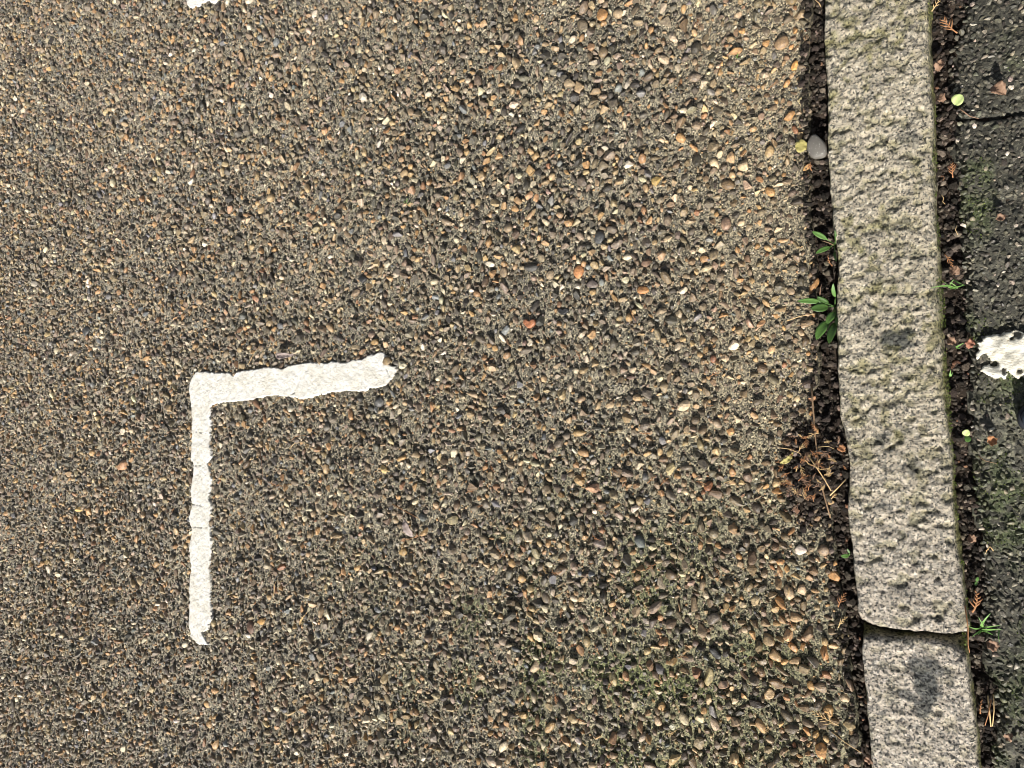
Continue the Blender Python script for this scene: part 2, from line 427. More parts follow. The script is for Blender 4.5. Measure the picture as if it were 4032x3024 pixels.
K1 = kerb('kerb_stone', top1, out1, tb[:, 1].min() - .012, YT - .01, m_gr1,
          [(3540, 1335, .030, .021, 1.0, 71), (3400, 1268, .022, .014, .55, 73), (3590, 545, .022, .016, .6, 75), (3312, 545, .010, .008, .5, 76), (3480, 1100, .030, .012, .35, 77), (3480, 1730, .018, .012, .7, 78), (3560, 1700, .020, .008, .5, 79), (3600, 1840, .012, .022, .7, 80), (3477, 1995, .018, .006, .7, 82), (3590, 2060, .016, .007, .5, 83), (3450, 2143, .009, .008, .6, 84), (3560, 2190, .022, .007, .5, 85), (3618, 2222, .009, .007, .8, 87), (3575, 2325, .03, .012, .4, 88), (3560, 1480, .02, .012, .4, 89)], 1.0, 100)
tag(K1, 'long weathered granite kerb stone with yellow-green lichen and a dark round stain, above the joint', 'kerb stone', 'granite kerb stones')
kt = PP(K2_top, ZK); kr = PP(K2_right, ZK); kl = PP(K2_left, ZK)
topj = PP([(3392, 2470), (3434, 2478), (3485, 2492), (3560, 2499), (3653, 2503), (3748, 2510), (3800, 2512), (3822, 2530)], ZK)
top2 = list(kt) + list(kr) + [ext(kr[-1], YB), ext(kl[0], YB)] + list(kl)
out2 = list(topj) + list(kr + [.009, 0]) + [ext(kr[-1] + [.009, 0], YB), ext(kl[0] - [.004, 0], YB)] + list(kl - [.004, 0])
K2 = kerb('kerb_stone', top2, out2, YB + .01, topj[:, 1].max() + .01, m_gr2,
          [(3650, 2630, .034, .018, .9, 91), (3648, 2710, .024, .034, 1.0, 93), (3632, 2790, .013, .024, .9, 94), (3575, 2738, .018, .011, .9, 95), (3440, 2500, .05, .012, .4, 96)], 0, 130)
tag(K2, 'pale grey speckled granite kerb stone with a dark smudge, below the joint at the bottom', 'kerb stone', 'granite kerb stones')

# ------------------------------------------------------------------ paint
def paint(name, px, z0, thick, seed, pits=0.0, step=.0024, cracks=()):
    poly = PP(px, z0 + thick)
    x0, y0 = poly.min(0) - .01; x1, y1 = poly.max(0) + .01
    xs = np.arange(x0, x1, step); ys = np.arange(y0, y1, step)
    X, Y = tgrid(xs, ys)
    d = poly_sd(X, Y, poly) - .001 + sn(X, Y, .011, seed) * .0018 + sn(X, Y, .005, seed + 1) * .0022
    Z = z0 + thick + fbm(X, Y, .03, seed + 2, 2) * .0008 + sn(X, Y, .013, seed + 3) * (.0007 + pits * .003) + sn(X, Y, .006, seed + 4) * .0006
    if pits:
        hole = sstep(.70, .82, vnoise(X, Y, .013, seed + 5) * .8 + vnoise(X, Y, .006, seed + 6) * .3)
        Z = Z + sn(X, Y, .02, seed + 8) * .003 - .010 * hole
    Z = Z - thick * .55 * sstep(-.004, .001, d) ** 2
    Z = np.where(d > 0, z0 - .014, Z)
    keep = d < step * 1.5
    c = np.ones(X.shape + (3,)) * np.array([.775, .77, .75])
    e = sstep(-.010, 0, d)[..., None] * sstep(.3, .7, vnoise(X, Y, .05, seed + 7))[..., None] * .22
    c = c * (1 - e)
    for (ax, ay, bx, by) in cracks:
        p_, q_ = P(ax, ay, z0 + thick), P(bx, by, z0 + thick)
        ex, ey = q_[0] - p_[0], q_[1] - p_[1]
        t = np.clip(((X - p_[0]) * ex + (Y - p_[1]) * ey) / (ex * ex + ey * ey), 0, 1)
        wob = sn(X, Y, .008, seed + 31) * .0022
        dd = np.abs(np.hypot(X - p_[0] - t * ex, Y - p_[1] - t * ey) + wob)
        k = 1 - sstep(.0006, .0022, dd)
        Z = Z - .002 * k; c = c * (1 - .55 * k[..., None])
    if pits: c = c * (1 - .7 * hole[..., None]) * np.array([1.05, 1.04, .98])
    V = np.stack([X, Y, Z], -1).reshape(-1, 3)
    V, F, cc_ = compact(V, grid_faces(len(xs), len(ys), keep), c.reshape(-1, 3))
    return mesh_np(name, V, F, m_pnt, cc_, True), poly
oL, polyL = paint('painted_line', paintL, 0, .0062, 201, cracks=[(744, 1834, 796, 1832), (770, 1700, 812, 1706), (1520, 1452, 1536, 1490), (756, 2075, 815, 2078), (752, 1985, 790, 1990), (1130, 1561, 1160, 1545)])
tag(oL, 'thick white painted corner mark, L-shaped with ragged edges, on the pebbled pavement', 'painted line')
oT, polyT = paint('painted_line', paintT, 0, .0062, 221)
tag(oT, 'ragged tip of a second white painted line cut off by the top edge', 'painted line')
oR, polyR = paint('painted_patch', paintR, ZT, .010, 241, 1.0, .0022)
tag(oR, 'pitted chunky white paint patch on the dark tarmac right of the kerb', 'painted line')

# ------------------------------------------------------------------ stone shapes
def ico(sub):
    bm = bmesh.new(); bmesh.ops.create_icosphere(bm, subdivisions=sub, radius=1)
    V = np.array([v.co[:] for v in bm.verts]); F = np.array([[v.index for v in f.verts] for f in bm.faces]); bm.free()
    return V, F
def flint_variant(sub, r, cuts, lump=.12, lo=.45, hi=.88):
    V, F = ico(sub); V = V.copy()
    for _ in range(cuts):
        n_ = r.normal(size=3); n_ /= np.linalg.norm(n_)
        d = r.uniform(lo, hi); t = V @ n_
        V -= np.clip(t - d, 0, None)[:, None] * n_
    V *= 1 + r.uniform(-lump, lump, (len(V), 1)) * .35
    k = r.normal(size=3); V *= (1 + lump * np.sin(V @ k * 2.2))[:, None]
    return V / np.abs(V).max(0), F
vr = np.random.default_rng(11)
def hull_variant(r, k):
    p = r.normal(size=(k, 3)); p /= np.linalg.norm(p, axis=1)[:, None]; p *= r.uniform(.75, 1.1, (k, 1))
    p[:, 2] = np.clip(p[:, 2], -.6, r.uniform(.45, .8))
    bm = bmesh.new()
    for q in p: bm.verts.new(q)
    res = bmesh.ops.convex_hull(bm, input=bm.verts)
    bmesh.ops.delete(bm, geom=[v for v in bm.verts if not v.link_faces], context='VERTS')
    bmesh.ops.bevel(bm, geom=list(bm.edges), offset=.09, segments=1, affect='EDGES')
    bmesh.ops.triangulate(bm, faces=bm.faces); bmesh.ops.recalc_face_normals(bm, faces=bm.faces)
    bm.verts.index_update()
    V = np.array([v.co[:] for v in bm.verts]); F = np.array([[v.index for v in f.verts] for f in bm.faces]); bm.free()
    return V / np.abs(V).max(0), F
BIG = [flint_variant(2, vr, int(vr.integers(5, 9))) for _ in range(14)] + [hull_variant(vr, int(vr.integers(8, 13))) for _ in range(30)]
ROUND = [flint_variant(2, vr, 2, .06, .8, .95) for _ in range(5)]
SMALL = [flint_variant(1, vr, 4) for _ in range(16)]
OCT_V = np.array([[1, 0, 0], [-1, 0, 0], [0, 1, 0], [0, -1, 0], [0, 0, 1], [0, 0, -1]], float)
OCT_F = np.array([[0, 2, 4], [2, 1, 4], [1, 3, 4], [3, 0, 4]])
GRIT = [((OCT_V * vr.uniform(.7, 1.3, (6, 1)) + vr.normal(0, .15, (6, 3))), OCT_F) for _ in range(10)]

def scatter_mesh(name, variants, pos, size, yaw, tiltx, tilty, col, mat, flat=.6, jitcol=.08, r=rng):
    """pos (n,3), size (n,3): one mesh of many small stones"""
    n_ = len(pos); vi = r.integers(0, len(variants), n_)
    Vs, Fs, Cs, Ss = [], [], [], []; off = 0
    for k, (V, F) in enumerate(variants):
        m = np.where(vi == k)[0]
        if not len(m): continue
        S = V[None] * size[m][:, None, :]
        cx, sx = np.cos(tiltx[m])[:, None], np.sin(tiltx[m])[:, None]
        y_ = S[..., 1] * cx - S[..., 2] * sx; z_ = S[..., 1] * sx + S[..., 2] * cx; x_ = S[..., 0]
        cy, sy = np.cos(tilty[m])[:, None], np.sin(tilty[m])[:, None]
        x_, z_ = x_ * cy + z_ * sy, -x_ * sy + z_ * cy
        cz, sz = np.cos(yaw[m])[:, None], np.sin(yaw[m])[:, None]
        x_, y_ = x_ * cz - y_ * sz, x_ * sz + y_ * cz
        W = np.stack([x_, y_, z_], -1) + pos[m][:, None]
        nv = len(V)
        Vs.append(W.reshape(-1, 3))
        Fs.append((F[None] + (np.arange(len(m)) * nv)[:, None, None] + off).reshape(-1, 3))
        C = np.repeat(col[m][:, None], nv, 1) * (1 + r.uniform(-jitcol, jitcol, (len(m), nv, 1)))
        Cs.append(C.reshape(-1, 3))
        fl = r.random(len(m)) > flat
        Ss.append(np.repeat(fl, len(F)))
        off += nv * len(m)
    return mesh_np(name, np.concatenate(Vs), np.concatenate(Fs), mat, np.concatenate(Cs), np.concatenate(Ss))

PAL = np.array([[.060, .056, .050], [.105, .097, .083], [.175, .152, .122], [.225, .185, .132], [.15, .118, .085],
                [.34, .265, .165], [.34, .225, .12], [.25, .155, .095], [.46, .41, .31], [.60, .55, .47], [.17, .18, .19], [.26, .21, .17]])
PW = np.array([.10, .14, .17, .15, .10, .11, .085, .02, .06, .012, .03, .03]); PW /= PW.sum()
def pick_cols(n_, r, w_=PW, pal=PAL):
    c_ = pal[r.choice(len(pal), n_, p=w_)]
    return np.clip(c_ * r.uniform(.75, 1.3, (n_, 1)) * (1 + r.normal(0, .03, (n_, 3))), .01, .85)

# the visible piece of the pavement with a margin
VIS = np.array([P(-560, -420)[:2], P(3420, -420)[:2], P(3560, 3440)[:2], P(-560, 3440)[:2]])
VIS[:, 0] = np.maximum(VIS[:, 0], FX0)
class Packer:
    def __init__(s, cell): s.c = cell; s.g = {}
    def near(s, x, y, r_, f=1.0):
        k = int(math.ceil((r_ + .02) / s.c)); ci, cj = int(x // s.c), int(y // s.c)
        for i in range(ci - k, ci + k + 1):
            for j in range(cj - k, cj + k + 1):
                for (a, b_, q) in s.g.get((i, j), ()):
                    d = (r_ + q) * f
                    if (a - x) ** 2 + (b_ - y) ** 2 < d * d: return True
        return False
    def add(s, x, y, r_): s.g.setdefault((int(x // s.c), int(y // s.c)), []).append((x, y, r_))

# ---- single stones one can point to in the photograph: (px, py, long, short in px, turn in degrees, colour, look)
NP = [
 (2084, 1271, 52, 44, 0, (.42, .17, .08), 'brick-orange heart-shaped flint set in the pavement near its middle'),
 (2276, 1068, 58, 40, 75, (.46, .21, .08), 'large upright orange-brown oval flint right of centre in the upper pavement'),
 (2217, 1224, 46, 32, 0, (.035, .037, .042), 'glossy black oval flint right of the heart-shaped orange one'),
 (2090, 1052, 62, 36, 5, (.07, .07, .068), 'broad dark grey flint left of the large upright orange one'),
 (2131, 1014, 36, 32, 90, (.26, .22, .15), 'khaki flint beside the broad dark grey one'),
 (2330, 1118, 46, 34, -20, (.17, .145, .135), 'mauve-grey half-moon flint below the large upright orange one'),
 (2468, 1011, 42, 26, 20, (.58, .52, .38), 'pale cream flint chip right of the large orange oval'),
 (2086, 1348, 34, 28, 80, (.62, .56, .44), 'small cream-white flint just under the heart-shaped one'),
 (3078, 166, 72, 48, 40, (.34, .23, .13), 'biggest flat tan flint in the smooth concrete at the top by the kerb'),
 (2291, 103, 54, 46, 40, (.13, .105, .07), 'dark olive-brown round flint near the top edge'),
 (2369, 57, 54, 42, 60, (.44, .24, .09), 'orange flint with a pale rim near the top edge'),
 (2432, 53, 44, 36, 50, (.38, .29, .18), 'pale brown rounded flint right of the rimmed orange one at the top'),
 (2857, 879, 56, 42, 80, (.30, .20, .14), 'pinkish brown smooth oval pebble in the upper right pavement'),
 (2360, 935, 56, 38, 70, (.075, .082, .09), 'dark slate-blue oval pebble in the upper right pavement'),
 (2528, 1141, 48, 40, 20, (.47, .23, .08), 'bright orange triangular flint right of the mauve half-moon one'),
 (1930, 1036, 42, 30, 0, (.68, .63, .52), 'creamy white flint in the pale worn patch at the middle top'),
 (1982, 1072, 44, 30, 85, (.30, .23, .15), 'tan oval pebble next to the creamy white flint'),
 (2583, 709, 42, 36, 30, (.42, .30, .10), 'yellow-brown round flint in the upper right pavement'),
 (2930, 649, 60, 46, 35, (.52, .40, .24), 'large cream flint with a tan centre left of the grey gutter pebble'),
 (3129, 258, 48, 26, 60, (.58, .31, .08), 'vivid orange splinter close to the top of the gutter'),
 (2375, 208, 50, 38, 60, (.20, .15, .09), 'brown flint under the dark olive one near the top'),
 (2640, 1844, 56, 38, 80, (.60, .50, .26), 'tall cream-yellow flint right of centre below the middle'),
 (2338, 1924, 72, 36, 12, (.42, .25, .15), 'long salmon-orange double flint right of centre'),
 (2791, 2663, 78, 40, 82, (.40, .34, .17), 'long upright yellowish-grey flint in the lower right pavement'),
 (2808, 2437, 62, 48, 10, (.17, .145, .12), 'large grey-brown flint in the lower right pavement'),
 (2107, 2626, 60, 42, 70, (.46, .36, .24), 'pale tan knobbly flint in the lower middle'),
 (1978, 2941, 52, 36, 75, (.64, .55, .38), 'cream flint near the bottom edge in the middle'),
 (3056, 2693, 74, 42, -10, (.20, .13, .06), 'big dark amber flint near the kerb at lower right'),
 (3025, 2733, 48, 44, 20, (.55, .40, .22), 'orange-and-cream round flint below the dark amber one'),
 (2817, 2569, 64, 34, -50, (.05, .052, .055), 'long black flint pointing down right in the lower right pavement'),
 (2211, 2248, 60, 38, 5, (.20, .15, .10), 'brown domed flint in the lower middle'),
 (2356, 2140, 58, 46, -30, (.22, .18, .16), 'mauve-brown tilted flint above the domed brown one'),
 (2590, 2841, 46, 28, -70, (.48, .36, .24), 'smooth tan egg-shaped pebble near the bottom right of centre'),
 (2791, 1913, 44, 38, 60, (.30, .13, .06), 'red-brown flint right of the tall cream-yellow one'),
 (2255, 2834, 48, 34, -15, (.56, .44, .24), 'cream-and-orange flint near the bottom edge'),
 (3151, 2166, 52, 44, 10, (.62, .54, .48), 'pinkish white flint left of the gutter seedling'),
 (1776, 2046, 50, 42, 10, (.24, .21, .12), 'olive-tan square flint right of the corner mark'),
 (1527, 1421, 36, 32, 60, (.24, .18, .10), 'olive-brown stone bedded in the right tip of the white corner mark'),
 (1494, 1580, 48, 38, 80, (.11, .115, .12), 'slate-grey flint just under the right tip of the corner mark'),
 (1508, 1846, 42, 26, -55, (.58, .44, .18), 'mustard-yellow slanting flint inside the corner mark'),
 (986, 2469, 58, 30, -80, (.15, .09, .065), 'chocolate-brown upright oval pebble right of the foot of the corner mark'),
 (1028, 2448, 34, 28, 0, (.48, .28, .09), 'small orange flint touching the chocolate-brown pebble'),
 (1420, 2558, 36, 28, 10, (.17, .11, .075), 'dark brown round flint in the lower left middle'),
 (1105, 2236, 36, 28, 20, (.32, .14, .06), 'rust-red flint right of the corner mark'),
 (1428, 1103, 38, 34, 30, (.035, .037, .04), 'black round flint above the horizontal arm of the corner mark'),
 (1397, 1151, 40, 26, 50, (.24, .18, .12), 'dull brown flint touching the black round one'),
 (337, 1303, 44, 22, 70, (.06, .065, .07), 'thin dark slate flint at the left side of the photo'),
 (485, 1832, 46, 28, 60, (.46, .26, .14), 'flat salmon flint left of the corner mark'),
 (303, 2005, 36, 24, -10, (.52, .36, .13), 'yellow-orange flint at the left below the salmon one'),
 (132, 1116, 30, 24, 0, (.50, .46, .40), 'pale ringed flint at the far left'),
]
pk = Packer(.02)
vn = np.random.default_rng(21)
for (px, py, L, Wd, ang, colr, lab) in NP:
    a = math.radians(ang)
    c0 = P(px, py, .003)
    e1 = P(px + math.cos(a) * L / 2, py - math.sin(a) * L / 2, .003) - c0
    e2 = P(px - math.sin(a) * Wd / 2, py - math.cos(a) * Wd / 2, .003) - c0
    if 'heart' in lab:
        V, F = ico(3); V = V.copy()
        notch = np.exp(-((V[:, 0] / .38) ** 2)) * np.clip(V[:, 1], 0, 1)
        V[:, 1] -= .75 * notch
        V[:, 0] *= 1 - .45 * np.clip(-V[:, 1], 0, 1)
        V[:, 2] = np.clip(V[:, 2], -1, .55)
    elif any(k in lab for k in ('oval', 'egg', 'smooth', 'rounded')):
        V, F = flint_variant(3, vn, 2, .05, .8, .95)
    else:
        V, F = flint_variant(3, vn, 6, .08, .5, .85)
    hgt = min(np.linalg.norm(e1), np.linalg.norm(e2)) * vn.uniform(.55, .8)
    on = 'bedded' in lab
    W = V[:, 0:1] * e1 + V[:, 1:2] * e2 + V[:, 2:3] * np.array([0, 0, hgt])
    z0 = .006 if on else hgt * vn.uniform(-.15, .25)
    colr = np.array(colr); colr = colr * .84 + colr.mean() * .12
    Cc = np.ones((len(W), 3)) * colr * (1 + .18 * np.sin(W @ vn.normal(0, 180, 3) + vn.uniform(0, 6)))[:, None]
    o = mesh_np('pebble', W, F, m_peb, Cc, True)
    o.location = (c0[0], c0[1], z0)
    tag(o, lab, 'pebble', 'flints one can tell apart in the pavement')
    pk.add(c0[0], c0[1], (np.linalg.norm(e1) + np.linalg.norm(e2)) / 2 * .92)

# ---- the rest of the exposed aggregate
def in_paint(x, y, marg):
    r_ = np.zeros(len(x), bool)
    for pl in (polyL, polyT):
        r_ |= poly_sd(x, y, pl) < marg
    return r_
def candidates(n_):
    t = rng.random((n_, 2))
    x0, x1 = VIS[:, 0].min(), VIS[:, 0].max(); y0, y1 = VIS[:, 1].min(), VIS[:, 1].max()
    x = x0 + t[:, 0] * (x1 - x0); y = y0 + t[:, 1] * (y1 - y0)
    ok = (poly_sd(x, y, VIS) < 0) & (x < slab_x(y) - .006)
    x, y = x[ok], y[ok]
    ok = ~in_paint(x, y, -.001)
    return x[ok], y[ok]
big = []
for rmin, rmax, tries, spac in ((.0115, .0150, 6000, 1.0), (.0098, .0140, 12000, .90), (.0074, .0098, 110000, .80), (.0050, .0074, 260000, .78)):
    x, y = candidates(tries)
    rr = rng.uniform(rmin, rmax, len(x))
    nearpaint = in_paint(x, y, .004)
    dens = vnoise(x, y, .12, 301) * .6 + vnoise(x, y, .035, 302) * .4
    if rmin > .011: dens = np.where(rng.random(len(x)) < np.exp(-((x + .35) ** 2 / .10 + (y + .55) ** 2 / .16)), .6, -1)
    keep = (rng.random(len(x)) < .45 + .9 * dens) & ~nearpaint
    for xx, yy, r_ in zip(x[keep], y[keep], rr[keep]):
        if not pk.near(xx, yy, r_ * spac): pk.add(xx, yy, r_); big.append((xx, yy, r_))
big = np.array(big); nb = len(big)
asp = rng.uniform(.45, .95, nb); a_r = big[:, 2] / np.sqrt(asp) ; b_r = big[:, 2] * np.sqrt(asp)
rel = relief(big[:, 0], big[:, 1])
hc = big[:, 2] * rng.uniform(.6, 1.0, nb)
zc = sn(big[:, 0], big[:, 1], .026, 5) * .0022 + hc * (rng.uniform(-.40, .40, nb) - (1 - rel) * .9)
colb = pick_cols(nb, rng)
warmb = (1 - sstep(.05, .5, slab_x(big[:, 1]) - big[:, 0]))[:, None]
colb = colb * (1 + warmb * np.array([.22, .10, -.05]))
agg1 = scatter_mesh('pavement_gravel', BIG + ROUND, np.stack([big[:, 0], big[:, 1], zc], -1), np.stack([a_r, b_r, hc], -1),
                    rng.uniform(0, 6.28, nb), rng.normal(0, .38, nb), rng.normal(0, .38, nb), colb, m_peb, .7)
tag(agg1, 'brown, grey and orange flint gravel exposed all over the pavement concrete', 'gravel', kind='stuff')
# small stones between
x, y = candidates(240000)
r_s = rng.uniform(.0022, .0050, len(x))
sel = [i for i in range(len(x)) if not pk.near(x[i], y[i], r_s[i], .80) and not (pk.add(x[i], y[i], r_s[i]) or False)]
x, y, r_s = x[sel], y[sel], r_s[sel]; n_ = len(x)
hs = r_s * rng.uniform(.6, 1.1, n_)
z = cem_h(x, y) + hs * (rng.uniform(-.1, .6, n_) - .6 * (1 - relief(x, y)))
agg2 = scatter_mesh('pavement_grit', SMALL, np.stack([x, y, z], -1), np.stack([r_s * 1.2, r_s * .85, hs], -1),
                    rng.uniform(0, 6.28, n_), rng.normal(0, .4, n_), rng.normal(0, .4, n_), pick_cols(n_, rng), m_peb, .7)
tag(agg2, 'fine flint chips filling the gaps between the larger pavement pebbles', 'gravel', kind='stuff')
# sand grains
x, y = candidates(260000)
n_ = len(x); r_s = rng.uniform(.0011, .0027, n_)
pal = np.array([[.30, .27, .20], [.20, .18, .14], [.46, .40, .28], [.62, .56, .44], [.09, .09, .08]])
cs = pick_cols(n_, rng, np.array([.35, .25, .2, .08, .12]), pal)
agg3 = scatter_mesh('pavement_sand', GRIT, np.stack([x, y, cem_h(x, y)], -1), np.stack([r_s, r_s, r_s * 1.2], -1),
                    rng.uniform(0, 6.28, n_), rng.normal(0, .3, n_), rng.normal(0, .3, n_), cs, m_grit, 1.0)
tag(agg3, 'pale sand grains in the cement of the pavement', 'sand', kind='stuff')
print('stones', nb, len(sel), n_)

# ---- chips of the tarmac
tv = np.array([P(3700, -350, ZT)[:2], P(4500, -350, ZT)[:2], P(4500, 3400, ZT)[:2], P(3700, 3400, ZT)[:2]])
def rect_pts(n_, q):
    lo_, hi_ = q.min(0), q.max(0); t = rng.random((n_, 2)); return lo_[0] + t[:, 0] * (hi_[0] - lo_[0]), lo_[1] + t[:, 1] * (hi_[1] - lo_[1])
x, y = rect_pts(42000, tv)
ok = (x > tar_x(y) + .004) & (crack_d(x, y) > .006) & (poly_sd(x, y, polyR) > -.002)
x, y = x[ok], y[ok]; pk2 = Packer(.012); R_ = rng.uniform(.0022, .0058, len(x)) ** 1.0
sel = []
for i in np.argsort(-R_):
    if not pk2.near(x[i], y[i], R_[i], .78): pk2.add(x[i], y[i], R_[i]); sel.append(i)
x, y, R_ = x[sel], y[sel], R_[sel]; n_ = len(x)
tp_ = np.array([[.062, .060, .048], [.095, .092, .074], [.14, .135, .112], [.040, .038, .033], [.21, .20, .165], [.30, .26, .22], [.52, .50, .45]])
cs = pick_cols(n_, rng, np.array([.32, .24, .14, .17, .08, .035, .015]), tp_)
mo = (sstep(.5, .8, vnoise(x, y, .06, 51)) * .4)[:, None]
cs = cs * (1 - mo) + mo * np.array([.06, .085, .025])
hs = R_ * rng.uniform(.5, .95, n_)
chips = scatter_mesh('tarmac_chippings', SMALL[:6] + BIG[14:34], np.stack([x, y, tar_h(x, y) + hs * rng.uniform(-.4, .3, n_)], -1), np.stack([R_ * 1.2, R_ * .85, hs], -1),
                     rng.uniform(0, 6.28, n_), rng.normal(0, .4, n_), rng.normal(0, .4, n_), cs, m_peb, .8)
tag(chips, 'dark grey-green stone chippings of the mossy tarmac right of the kerb', 'chippings', kind='stuff')

# ---- soil crumbs in both gutters and on the heap
x, y = rect_pts(150000, np.array([[-.55, -1.3], [.30, 1.3]]))
k1l = curve_x(K1_left + K2_left, ZK); k1r = curve_x(K1_right_out + K2_right, ZK)
hp = heap(x, y)
ok = ((x > slab_x(y) - .007 - .022 * vnoise(x, y, .03, 401) * rng.random(len(x))) & (x < k1l(y) + .002)) | ((x > k1r(y) - .001) & (x < tar_x(y) + .012 * vnoise(x, y, .03, 402)))
ok |= (hp > .30 + .3 * rng.random(len(x))) & (x < k1l(y)) 
x, y, hp = x[ok], y[ok], hp[ok]; n_ = len(x)
ok = rng.random(n_) < .62; x, y, hp = x[ok], y[ok], hp[ok]; n_ = len(x)
R_ = np.where(rng.random(n_) < .10, rng.uniform(.004, .0080, n_), rng.uniform(.0010, .0040, n_))
cp = np.array([[.030, .024, .019], [.055, .044, .036], [.11, .09, .072], [.19, .15, .12], [.20, .11, .07], [.016, .013, .011]])
cs = pick_cols(n_, rng, np.array([.30, .26, .17, .07, .012, .188]), cp)
zz = np.maximum(soil_h(x, y), np.where(x < slab_x(y) - .004, .001, -1)) + R_ * rng.uniform(-.2, 1.0, n_)
crumb = scatter_mesh('soil_crumbs', SMALL, np.stack([x, y, zz], -1), np.stack([R_ * 1.3, R_, R_ * .8], -1),
                     rng.uniform(0, 6.28, n_), rng.normal(0, .4, n_), rng.normal(0, .4, n_), cs, m_soil, .8)
tag(crumb, 'dark crumbly soil packed in the joints on both sides of the kerb', 'soil', kind='stuff')

# ---- moss: tiny tufts between the stones
x, y = candidates(120000)
mm = np.exp(-((x + .72) ** 2 / .30 + (y + .62) ** 2 / .12)) + .35 * np.exp(-((x + .3) ** 2 / .02 + (y + .35) ** 2 / .15)) + .10
ok = (vnoise(x, y, .045, 501) * .6 + vnoise(x, y, .014, 502) * .5 > .86 - .22 * mm) & (rng.random(len(x)) < .75 * mm + .05)
x, y = x[ok], y[ok]
x2, y2 = rect_pts(14000, tv)
ok = (x2 > tar_x(y2) + .002) & (poly_sd(x2, y2, polyR) > .004) & (vnoise(x2, y2, .06, 51) * .6 + vnoise(x2, y2, .016, 504) * .5 > .74)
x2, y2 = x2[ok], y2[ok]
yk = rng.uniform(-.6, .9, 2500); xk = k1r(yk) - rng.uniform(.000, .012, 2500)
ok = vnoise(xk, yk, .03, 505) > .45; xk, yk = xk[ok], yk[ok]
X_ = np.concatenate([x, x2, xk]); Y_ = np.concatenate([y, y2, yk])
Z_ = np.concatenate([cem_h(x, y) + .001, tar_h(x2, y2) + .001, ZK - rng.uniform(.012, .03, len(xk))])
n_ = len(X_); R_ = rng.uniform(.0007, .0018, n_)
cs = pick_cols(n_, rng, np.array([.5, .3, .2]), np.array([[.06, .085, .02], [.10, .14, .03], [.17, .21, .06]]))
mossm, _n, _b = newmat('moss', .9, .1)
_n.links.new(attr(_n), _b.inputs['Base Color'])
mo_ = scatter_mesh('moss', GRIT, np.stack([X_, Y_, Z_], -1), np.stack([R_, R_ * .7, R_ * 1.6], -1),
                   rng.uniform(0, 6.28, n_), rng.normal(0, .6, n_), rng.normal(0, .6, n_), cs, mossm, 1.0)
tag(mo_, 'thin green moss growing between the pavement pebbles and on the tarmac', 'moss', kind='stuff')
print('moss', n_)

# ------------------------------------------------------------------ plants, litter
class MB:
    def __init__(s): s.v = []; s.f = []
    def tube(s, pts, radii, k=5):
        pts = [Vector(p) for p in pts]; base = len(s.v)
        for i, p in enumerate(pts):
            t = (pts[min(i + 1, len(pts) - 1)] - pts[max(i - 1, 0)])
            t = t.normalized() if t.length > 1e-9 else Vector((1, 0, 0))
            u_ = t.cross(Vector((0, 0, 1))); u_ = u_.normalized() if u_.length > 1e-4 else Vector((1, 0, 0))
            v_ = u_.cross(t)
            for j in range(k):
                a = 2 * math.pi * j / k
                s.v.append(p + (u_ * math.cos(a) + v_ * math.sin(a)) * radii[i])
        for i in range(len(pts) - 1):
            for j in range(k):
                a = base + i * k + j; b_ = base + i * k + (j + 1) % k
                s.f.append((a, b_, b_ + k, a + k))
        s.f.append(tuple(base + j for j in range(k))[::-1]); s.f.append(tuple(base + (len(pts) - 1) * k + j for j in range(k)))
    def leaf(s, p0, p1, width, arch=.15, cup=.2, shape='oblong', n_=9, bend=0.0, thick=.0003):
        """a blade from p0 to p1 with a raised middle line"""
        p0, p1 = Vector(p0), Vector(p1); d = p1 - p0; L = d.length; t = d.normalized()
        side = t.cross(Vector((0, 0, 1))).normalized(); up = side.cross(t)
        prof = {'oblong': lambda q: (math.sin(math.pi * min(1, q ** .9)) ** .6) if q > 0 else 0,
                'spoon': lambda q: .16 + .84 * max(0, math.sin(math.pi * max(0, (q - .28) / .72))) ** .7 if q < .999 else .05,
                'blade': lambda q: (1 - q) ** .6 * .9 + .08,
                'round': lambda q: math.sqrt(max(0, 1 - (2 * q - 1) ** 2)),
                'lance': lambda q: math.sin(math.pi * q ** .75) ** 1.1 if 0 < q < 1 else .0}[shape]
        base = len(s.v)
        for lay in (0, 1):
            for i in range(n_ + 1):
                q = i / n_; wd = max(prof(q), .02) * width / 2
                c_ = p0 + d * q + up * (arch * L * 4 * q * (1 - q)) * .5 + side * bend * L * 4 * q * (1 - q)
                for k in (-1, -.5, 0, .5, 1):
                    s.v.append(c_ + side * wd * k + up * (cup * wd * (abs(k) ** 1.5)) - Vector((0, 0, thick * lay)))
        m = 5; half = (n_ + 1) * m
        for i in range(n_):
            for j in range(m - 1):
                a = base + i * m + j
                s.f.append((a, a + 1, a + m + 1, a + m))
                s.f.append((a + half, a + m + half, a + m + 1 + half, a + 1 + half))
            for a, b_ in ((base + i * m, base + (i + 1) * m), (base + (i + 1) * m + m - 1, base + i * m + m - 1)):
                s.f.append((a, b_, b_ + half, a + half))
    def build(s, name, mat, parent=None, smooth=True, org=None):
        me = bpy.data.meshes.new(name)
        o3 = Vector(org) if org is not None else Vector((0, 0, 0))
        me.from_pydata([v - o3 for v in map(Vector, s.v)], [], s.f); me.update()
        me.polygons.foreach_set('use_smooth', [smooth] * len(me.polygons))
        me.materials.append(mat)
        o = bpy.data.objects.new(name, me); COL.objects.link(o)
        if parent: o.parent = parent; o.location = (o3 - Vector(parent.location)) if org is not None else (0, 0, 0)
        else: o.location = o3
        return o

def v3(px, py, z): return Vector(P(px, py, z))
R = random.Random(5)
ZG = -.012     # level of soil in the joints

